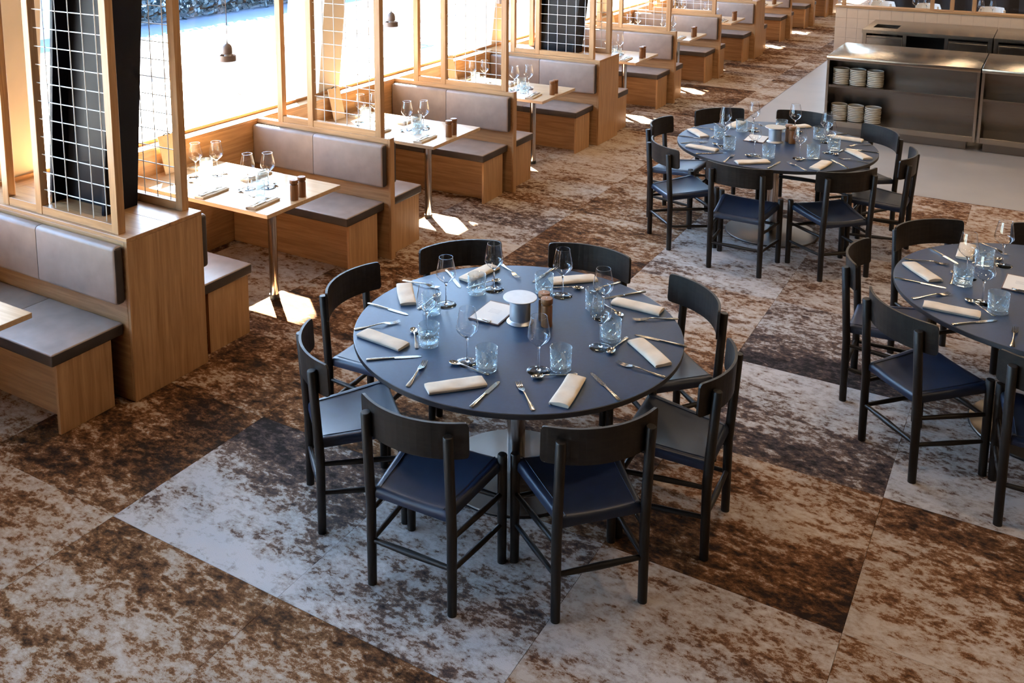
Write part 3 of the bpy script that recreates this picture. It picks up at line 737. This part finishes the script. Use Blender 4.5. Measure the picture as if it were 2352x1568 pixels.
def clipboard(x, y, z, rz, label):
    t = thing('menu_clipboard', label, 'menu', (x, y, z), rz, 'menus on the round tables')
    box('board', 'board_brown', t, -0.082, 0.082, -0.118, 0.118, 0, 0.006, 0.001, 1)
    box('paper', 'paper', t, -0.076, 0.076, -0.112, 0.104, 0.006, 0.0072)
    for k in range(4):
        box('print_line', 'print_ink', t, -0.03, 0.03, -0.01+k*0.012-0.0006, -0.01+k*0.012+0.0004, 0.0072, 0.0074)
    c = box('clip', 'polished_steel', t, -0.035, 0.035, -0.124, -0.098, 0.0073, 0.0105, 0.001, 1)
    MB().tube([(-0.03, -0.118, 0.012), (-0.012, -0.126, 0.018), (0.012, -0.126, 0.018), (0.03, -0.118, 0.012)], 0.0022, 8).obj('spring', 'polished_steel', c)
def centrepiece(tab):
    cx, cy, off, key, _ = TABLES[tab]; at = 'amid '+TNAME[key]
    t = thing('spool_stand', 'aluminium spool-shaped pot with flat lid %s' % at, 'pot', (cx-0.020, cy+0.066, TZ), 0, 'table centrepieces')
    MB().lathe([(0, 0), (0.062, 0), (0.065, 0.0025), (0.062, 0.006), (0.054, 0.009), (0.050, 0.014), (0.050, 0.102), (0.046, 0.106), (0.044, 0.120), (0, 0.120)], 48).obj('pot_body', 'spun_aluminium', t)
    MB().lathe([(0, 0.1203), (0.0795, 0.1203), (0.081, 0.1215), (0.081, 0.1245), (0.0798, 0.1255), (0, 0.1258)], 64).obj('lid', 'spun_aluminium', t)
    item('pepper_mill', MILL, 'wooden mill, the front one of two %s' % at, 'mill', (cx+0.108, cy+0.092, TZ), 0, 'table centrepieces')
    item('salt_mill', MILL, 'wooden mill, the rear one of two %s' % at, 'mill', (cx+0.068, cy+0.144, TZ), 1.0, 'table centrepieces')
    clipboard(cx-0.170, cy+0.082, TZ, R(2) if tab != 2 else R(-4), 'menu sheet on a brown clipboard %s' % at)
for k in range(3): centrepiece(k)

# ------------------------------------------------------------------ booth tables with their settings
BX = -4.798
def booth_table(n, cyy):
    w_ = WORD[n]; bt = '%s booth table from the camera' % w_
    t = thing('booth_table', 'pale oak booth table with one steel leg, %s from the camera' % w_, 'table', (BX, cyy, 0), 0, 'booth tables along the window')
    box('table_top', 'table_veneer', t, XW-BX+0.002, 0.652, -0.3725, 0.3725, TZ-0.028, TZ, 0.002, 1)
    MB().lathe([(0, 0.03), (0.031, 0.03), (0.031, TZ-0.03), (0, TZ-0.03)], 28, (0.378, -0.035, 0)).obj('leg', 'polished_steel', t)
    MB().lathe([(0, 0.0), (0.034, 0.0), (0.034, 0.03), (0, 0.03)], 24, (0.378, -0.035, 0)).obj('leg_foot', 'rubber_black', t)
    MB().lathe([(0, TZ-0.033), (0.06, TZ-0.033), (0.06, TZ-0.0285), (0, TZ-0.0285)], 24, (0.378, -0.035, 0)).obj('leg_flange', 'polished_steel', t)
    gr = 'settings on the booth tables'
    rnd = random.Random(n+50); j = lambda a=0.010: rnd.uniform(-a, a)
    who = ['near aisle place', 'near window place', 'far aisle place', 'far window place']
    wx = [(0.27, 0.060), (0.16, -0.033), (-0.26, 0.087), (-0.35, -0.02)]
    tx = [(0.300, -0.075), (0.170, 0.105), (-0.225, -0.045), (-0.375, 0.100)]
    nx = [(0.478, -0.225, 0.06), (0.030, -0.24, 0.03), (0.010, 0.210, math.pi), (-0.53, 0.205, math.pi+0.1)]
    sx = [((0.335, -0.145), (0.12, -0.085)), ((-0.12, -0.15), (-0.32, -0.12)), ((0.10, 0.185), (0.30, 0.125)), ((-0.40, 0.165), (-0.20, 0.150))]
    if n == 0:   # only its corner shows
        return
    for k in range(4):
        at = '%s, %s' % (who[k], bt)
        p = (BX+wx[k][0]+j(0.006), cyy+wx[k][1]+j(0.006)); item('wine_glass', WINE, 'empty stemmed wine glass, '+at, 'wine glass', (*p, TZ), 0, gr)
        p = (BX+tx[k][0]+j(0.004), cyy+tx[k][1]+j(0.004)); o = put('tumbler', TUMB, None, (*p, TZ), j(3)); tag(o, 'cut-glass tumbler, '+at, 'tumbler', gr)
        x_, y_, a_ = nx[k]; x_ += BX+j(); y_ += cyy+j(0.006); a_ += j(0.05)
        o = put('napkin', NAPK[(n+k) % 4], None, (x_, y_, TZ), a_); tag(o, 'linen napkin under knife and fork, '+at, 'napkin', gr)
        dx, dy = math.cos(a_), math.sin(a_); ux, uy = -math.sin(a_), math.cos(a_)
        for nm, parts, ln, o_ in (('fork', FORK, 0.225, -0.014), ('knife', KNIFE, 0.245, 0.018)):
            item(nm, parts, 'steel %s on napkin, %s' % (nm, at), nm, (x_+dx*o_-ux*ln/2, y_+dy*o_-uy*ln/2, TZ+0.0192), a_, gr)
        p, q = sx[k]; along('spoon', SPOON, 0.203, (p[0]+BX, p[1]+cyy), (q[0]+BX, q[1]+cyy), TZ, 'steel spoon, '+at, 'spoon', gr)
    item('pepper_mill', MILL, 'wooden mill, the front one of two on the '+bt, 'mill', (BX+0.592, cyy-0.045, TZ), 0, gr)
    item('salt_mill', MILL, 'wooden mill, the rear one of two on the '+bt, 'mill', (BX+0.590, cyy+0.035, TZ), 1, gr)
    m = thing('menu_board', 'tan menu board leaning on the window wall, '+bt, 'menu', (XW+0.030, cyy-0.02, TZ), 0, 'menu boards at the booth tables')
    bd = MB().add([(0.045, -0.08, 0), (0.051, -0.08, 0.002), (0.051, 0.08, 0.002), (0.045, 0.08, 0), (-0.022, -0.08, 0.275), (-0.016, -0.08, 0.277), (-0.016, 0.08, 0.277), (-0.022, 0.08, 0.275)],
        [(0, 1, 2, 3), (7, 6, 5, 4), (0, 4, 5, 1), (2, 6, 7, 3), (1, 5, 6, 2), (0, 3, 7, 4)]).obj('board', 'board_tan', m)
    MB().tube([(-0.016, -0.03, 0.275), (-0.012, -0.012, 0.286), (-0.012, 0.012, 0.286), (-0.016, 0.03, 0.275)], 0.005, 8).obj('clip', 'rubber_black', m)
for n, cyy in enumerate(BAYS): booth_table(n, cyy)

# ------------------------------------------------------------------ pendant lamps over the booth tables
def pendant(n, cyy):
    t = thing('pendant_lamp', 'small dark bronze pendant lamp over the %s booth table from the camera' % WORD[n], 'lamp', (BX-0.01, cyy, 1.615), 0, 'pendant lamps over the booth tables')
    MB().tube([(0, 0, 0.133), (0, 0, 2.39)], 0.0028, 6).obj('cord', 'lamp_bronze', t)
    MB().lathe([(0.054, 0.0), (0.0565, 0.0), (0.0565, 0.040), (0.054, 0.040), (0.054, 0.0)], 40).obj('shade_ring', 'lamp_bronze', t)
    MB().lathe([(0.034, 0.050), (0.0345, 0.060), (0.0335, 0.085), (0.029, 0.104), (0.018, 0.117), (0.006, 0.124), (0.004, 0.134), (0, 0.135)], 36, cap=False).obj('cap', 'lamp_bronze', t)
    for k in range(3):
        a = 2*math.pi*k/3; MB().tube([(0.034*math.cos(a), 0.034*math.sin(a), 0.055), (0.055*math.cos(a), 0.055*math.sin(a), 0.036)], 0.003, 6).obj('spoke', 'lamp_bronze', t)
    MB().lathe([(0, 0.012), (0.018, 0.018), (0.024, 0.034), (0.018, 0.052), (0.010, 0.062), (0, 0.064)], 20).obj('bulb', 'shell_white', t)
for n, cyy in enumerate(BAYS[1:5]): pendant(n+1, cyy)

# ------------------------------------------------------------------ steel counters
def counter(x0, x1, label, shelf=True):
    yf, yb, H = 11.43, 12.52, 0.90
    t = thing('steel_counter', label, 'counter', (x0, yf, 0), 0, 'stainless steel counters')
    W = x1-x0; D = yb-yf
    box('worktop', 'brushed_steel', t, 0, W, -0.02, D, H-0.045, H, 0.003, 2)
    box('side_panel', 'brushed_steel', t, 0.004, 0.03, 0, D, 0.10, H-0.046, 0.001, 1)
    box('side_panel', 'brushed_steel', t, W-0.03, W-0.004, 0, D, 0.10, H-0.046, 0.001, 1)
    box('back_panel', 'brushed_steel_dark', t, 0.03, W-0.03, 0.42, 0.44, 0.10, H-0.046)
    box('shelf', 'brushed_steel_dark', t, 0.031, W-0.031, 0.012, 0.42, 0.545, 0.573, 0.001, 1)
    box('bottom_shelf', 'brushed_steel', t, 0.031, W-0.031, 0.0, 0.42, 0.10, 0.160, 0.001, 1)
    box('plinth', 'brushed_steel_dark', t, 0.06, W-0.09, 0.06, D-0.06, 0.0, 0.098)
    return t
counter(-2.156, -0.622, 'open-fronted steel counter holding the stacked plates')
counter(-0.612, 0.95, 'empty open-fronted steel counter at the right edge')
def rear_counter(x0, x1, label, doors, sink):
    yf, yb, H = 13.80, 14.89, 0.90
    t = thing('steel_counter', label, 'counter', (x0, yf, 0), 0, 'stainless steel counters'); W = x1-x0; D = yb-yf
    wk = MB()
    if sink:
        sx0, sx1, sy0, sy1 = 0.09, 0.40, 0.26, 0.62
        for a in ((0, W, -0.02, sy0), (0, W, sy1, D), (0, sx0, sy0, sy1), (sx1, W, sy0, sy1)): wk.box(*a, H-0.045, H)
        wk.obj('worktop', 'brushed_steel', t)
        s_ = MB()
        for a in ((sx0, sx0+0.004, sy0, sy1), (sx1-0.004, sx1, sy0, sy1), (sx0, sx1, sy0, sy0+0.004), (sx0, sx1, sy1-0.004, sy1)): s_.box(*a, H-0.18, H-0.001)
        s_.box(sx0, sx1, sy0, sy1, H-0.184, H-0.18).obj('sink_bowl', 'polished_steel', t)
    else:
        wk.box(0, W, -0.02, D, H-0.045, H).obj('worktop', 'brushed_steel', t)
    box('side_panel', 'brushed_steel', t, 0.004, 0.03, 0, D, 0, H-0.046); box('side_panel', 'brushed_steel', t, W-0.03, W-0.004, 0, D, 0, H-0.046)
    box('carcass_back', 'dark_void', t, 0.03, W-0.03, 0.5, 0.52, 0, H-0.046)
    n = len(doors); bw = (W-0.06)/n
    for k, d in enumerate(doors):
        a = 0.03+k*bw
        box('rail', 'brushed_steel', t, a, a+0.022, 0, 0.03, 0, H-0.046); box('rail', 'brushed_steel', t, a+bw-0.022, a+bw, 0, 0.03, 0, H-0.046)
        if d == 'door':
            o = box('door', 'brushed_steel', t, a+0.026, a+bw-0.026, -0.004, 0.016, 0.08, H-0.075, 0.002, 1)
            box('handle', 'brushed_steel_dark', o, a+0.03, a+bw-0.03, -0.018, -0.004, H-0.11, H-0.095, 0.002, 1)
        else:
            box('shelf', 'dark_void', t, a+0.024, a+bw-0.024, 0.05, 0.5, 0.3, 0.32)
rear_counter(-2.180, -0.650, 'steel counter with a small sink behind the plate counter', ['door', 'open', 'door'], True)
rear_counter(-0.640, 0.95, 'steel counter at the back right edge', ['door', 'door', 'door'], False)
PLATE = MB().lathe([(0, 0.0), (0.074, 0.0), (0.080, 0.0012), (0.0850, 0.0040), (0.0862, 0.0070), (0.0862, 0.0186), (0.0846, 0.0194), (0.0828, 0.0110), (0.060, 0.0072), (0, 0.0068)], 40).mesh('plate', 'stoneware')
PITCHP = 0.0199
NTH = ['lowest', 'second', 'third', 'fourth', 'fifth', 'sixth', 'seventh', 'eighth', 'ninth', 'tenth']
for si, (z0, lev, xs, cnt) in enumerate(((0.5731, 'upper', (-2.016, -1.839, -1.656), 9), (0.1601, 'lower', (-2.016, -1.839, -1.660), 9))):
    for xi, x in enumerate(xs):
        for k in range(cnt):
            o = put('plate', PLATE, None, (x+random.uniform(-0.003, 0.003), 11.56+random.uniform(-0.003, 0.003), z0+k*PITCHP), random.random()*6)
            tag(o, 'stoneware plate, %s in the %s stack on the %s steel shelf' % (NTH[k] if k < cnt-1 else 'topmost', ['left', 'middle', 'right'][xi], lev), 'plate', 'plates stacked on the steel shelves')

# ------------------------------------------------------------------ tiled half wall with timber screen and the room behind it
hw_ = MB().box(-2.735, 6.0, 14.965, 15.09, 0, 1.035).obj('wall_3', 'grout'); structure(hw_, 'half-height wall clad in beige tiles behind the counters', 'wall')
tw, th_ = 0.148, 0.145
tm = MB().box(0.0015, tw-0.0015, -0.006, 0.0, 0.0015, th_-0.0015).mesh('wall_tile', 'tile_beige')
for i in range(24):
    for j in range(7): put('wall_tile', tm, hw_, (-2.735+i*tw, 14.965, 0.02+j*th_))
te = MB().box(-0.006, 0.0, 0.001, 0.124, 0.0015, th_-0.0015).mesh('end_tile', 'tile_beige')
for j in range(7): put('end_tile', te, hw_, (-2.735, 14.965, 0.02+j*th_))
cp = thing('timber_screen', 'oak cap and slim posts on top of the tiled half wall', 'screen', (-2.735, 15.03, 1.036))
box('cap', 'oak_x', cp, -0.02, 8.7, -0.09, 0.09, 0, 0.035, 0.003, 1)
for x in (0.09, 1.25, 1.50, 1.77, 2.9, 3.5): box('post', 'oak_z', cp, x-0.025, x+0.025, -0.03, 0.03, 0.035, 1.4, 0.002, 1)
box('head_rail', 'oak_x', cp, -0.02, 8.7, -0.035, 0.035, 1.4, 1.46, 0.002, 1)
def shell_chair(x, y, rz, label):
    t = thing('shell_chair', label, 'chair', (x, y, 0), rz, 'white chairs behind the tiled wall')
    mb = MB(); vs = []; nx, ny = 9, 9
    for j in range(ny):
        v = j/(ny-1)
        for i in range(nx):
            u = -1+2*i/(nx-1)
            if v < 0.5: yy, zz = 0.22-0.84*v, 0.45-0.02*math.sin(v*6)
            else: q = (v-0.5)*2; yy, zz = -0.20-0.10*q, 0.45+0.37*q
            w_ = 0.225*(1-0.25*max(0, v-0.8)*5*abs(u))
            vs.append((u*w_, yy+0.10*u*u*(v > 0.4), zz+0.05*u*u*(v < 0.6)))
    for dy in (0.012,):
        k = len(vs); vs += [(a, b-dy, c-dy) for a, b, c in vs[:nx*ny]]
    fs = []
    for j in range(ny-1):
        for i in range(nx-1):
            k = j*nx+i; fs.append((k, k+1, k+nx+1, k+nx)); q = nx*ny; fs.append((q+k, q+k+nx, q+k+nx+1, q+k+1))
    edge = [i for i in range(nx)] + [j*nx+nx-1 for j in range(1, ny)] + [(ny-1)*nx+i for i in range(nx-2, -1, -1)] + [j*nx for j in range(ny-2, 0, -1)]
    q = nx*ny
    for a, b in zip(edge, edge[1:]+edge[:1]): fs.append((a, q+a, q+b, b))
    mb.add(vs, fs, True).obj('shell', 'shell_white', t)
    for sx in (-1, 1):
        for sy in (-1, 1): MB().tube([(sx*0.12, sy*0.10, 0.42), (sx*0.2, sy*0.2, 0)], [0.016, 0.010], 8).obj('leg', 'oak_z', t)
def back_table(x, y, label):
    t = thing('dining_table', label, 'table', (x, y, 0), 0, 'tables behind the tiled wall')
    box('table_top', 'oak_x', t, -0.3, 0.3, -0.33, 0.33, 0.71, 0.74, 0.003, 1)
    for sx in (-1, 1):
        for sy in (-1, 1): box('leg', 'polished_steel', t, sx*0.26-0.02, sx*0.26+0.02, sy*0.28-0.02, sy*0.28+0.02, 0, 0.709)
PLACE3 = ['left', 'middle', 'right']
for k, x in enumerate((-2.56, -1.86, -0.92)):
    back_table(x, 17.22, 'oak dining table behind the tiled half wall, %s one' % PLACE3[k])
    shell_chair(x+0.02, 17.85, math.pi, 'white shell chair behind the tiled half wall, %s one' % PLACE3[k])
    for q, dx in enumerate((-0.10, 0.06)):
        item('wine_glass', WINE, 'empty wine glass, %s of two on the %s table behind the tiled wall' % (['left', 'right'][q], PLACE3[k]), 'wine glass', (x+dx, 17.36+0.05*q, 0.74), 0, 'glasses behind the tiled wall')
    c_ = thing('candle', 'white candle on the %s table behind the tiled wall' % PLACE3[k], 'candle', (x+0.22, 17.35, 0.74), 0, 'candles behind the tiled wall')
    MB().lathe([(0, 0), (0.022, 0), (0.022, 0.115), (0.018, 0.118), (0, 0.116)], 16).obj('wax', 'candle_white', c_)
    MB().tube([(0, 0, 0.115), (0.001, 0, 0.128)], 0.001, 5).obj('wick', 'rubber_black', c_)
cw = MB(); n = 120; vs = []
for i in range(n+1):
    x = -3.0+9.5*i/n; yy = 21.5+0.05*math.sin(i*1.1)
    vs += [(x, yy, 0.0), (x, yy, 3.9), (x, yy+0.01, 0.0), (x, yy+0.01, 3.9)]
fs = []
for i in range(n):
    a, b = 4*i, 4*i+4
    fs += [(a, b, b+1, a+1), (a+2, a+3, b+3, b+2), (a+1, b+1, b+3, a+3), (a, a+2, b+2, b)]
fs += [(0, 1, 3, 2), (4*n, 4*n+2, 4*n+3, 4*n+1)]
tag(cw.add(vs, fs, True).obj('curtain', 'curtain_dark'), 'long dark pleated curtain behind the back tables', 'curtain')

# ------------------------------------------------------------------ outside the window
gd = box('ground', 'paving', None, -80, -5.66, -40, 90, -0.6, -0.2); structure(gd, 'sunlit pale pavement outside the window', 'ground')
rd = box('road', 'asphalt', None, -17.0, -12.2, -40, 90, -0.2, -0.19); structure(rd, 'grey street running past the building', 'road')
kb = box('trim_4', 'paving', None, -12.2, -12.0, -40, 90, -0.2, -0.08); structure(kb, 'pale kerb beside the street', 'kerb')
def leafy(name, label, cat, c, size, n, seed, trunk=None):
    rnd = random.Random(seed); t = thing(name, label, cat, (c[0], c[1], -0.2))
    mb = MB()
    for _ in range(n):
        while True:
            p = Vector([rnd.uniform(-1, 1) for _ in range(3)])
            if name == 'hedge' or p.length < 1: break
        p = Vector((p.x*size[0], p.y*size[1], (p.z+1)*size[2] + (trunk or 0)))
        d = Vector([rnd.uniform(-1, 1) for _ in range(3)]).normalized(); e = d.cross(Vector((0.3, 0.5, 0.8))).normalized(); s = rnd.uniform(0.05, 0.10)
        mb.add([p-d*s, p+e*s*0.6, p+d*s, p-e*s*0.6], [(0, 1, 2, 3)])
    fo = mb.obj('foliage', 'foliage', t); fo['kind'] = 'stuff'
    if trunk: MB().tube([(0, 0, 0), (0.05, 0, trunk+size[2])], [0.16, 0.09], 10).obj('trunk', 'bark', t)
    else: MB().tube([(0, -size[1]*0.9, 0.1), (0, size[1]*0.9, 0.1)], 0.05, 6).obj('stem', 'bark', t)
leafy('hedge', 'blue-green hedge across the street seen through the near window', 'hedge', (-17.6, 17.0), (0.9, 3.6, 0.75), 9000, 3)
leafy('street_tree', 'leafy street tree seen through the second window', 'tree', (-18.5, 31.0), (1.6, 1.6, 1.5), 5000, 5, 1.6)
bl = thing('building', 'pale building across the street behind the hedge', 'building', (-24, 22, -0.2))
box('wall', 'facade_pale', bl, -6, 0, -26, 40, 0, 8.0)
for k in range(12):
    wn_ = box('window', 'facade_glass', bl, -0.02, 0.03, -24+k*5, -21.4+k*5, 0.9, 3.2)
    box('window_frame', 'road_paint', wn_, 0.0, 0.05, -22.75+k*5, -22.65+k*5, 0.9, 3.2)
sg = thing('street_sign', 'blue street sign on a thin post outside the window', 'sign', (-11.4, 16.6, -0.2))
MB().tube([(0, 0, 0), (0, 0, 1.6)], 0.03, 8).obj('post', 'polished_steel', sg); box('sign_panel', 'sign_blue', sg, -0.03, 0.0, -0.45, 0.45, 0.9, 1.5)
for k, (x, y_) in enumerate(((-10.9, 10.2), (-10.9, 13.4))):
    o = MB().box(x-0.9, x+0.9, y_-0.04, y_+0.04, -0.2, -0.194).box(x-0.9, x+0.9, y_+1.9, y_+1.98, -0.2, -0.194).box(x-0.9, x-0.82, y_, y_+1.9, -0.2, -0.194).box(x+0.82, x+0.9, y_, y_+1.9, -0.2, -0.194).obj('ground_marking', 'sign_blue')
    tag(o, 'painted outline on the pavement outside, %s one' % ['nearer', 'farther'][k], 'marking', 'painted pavement outlines')
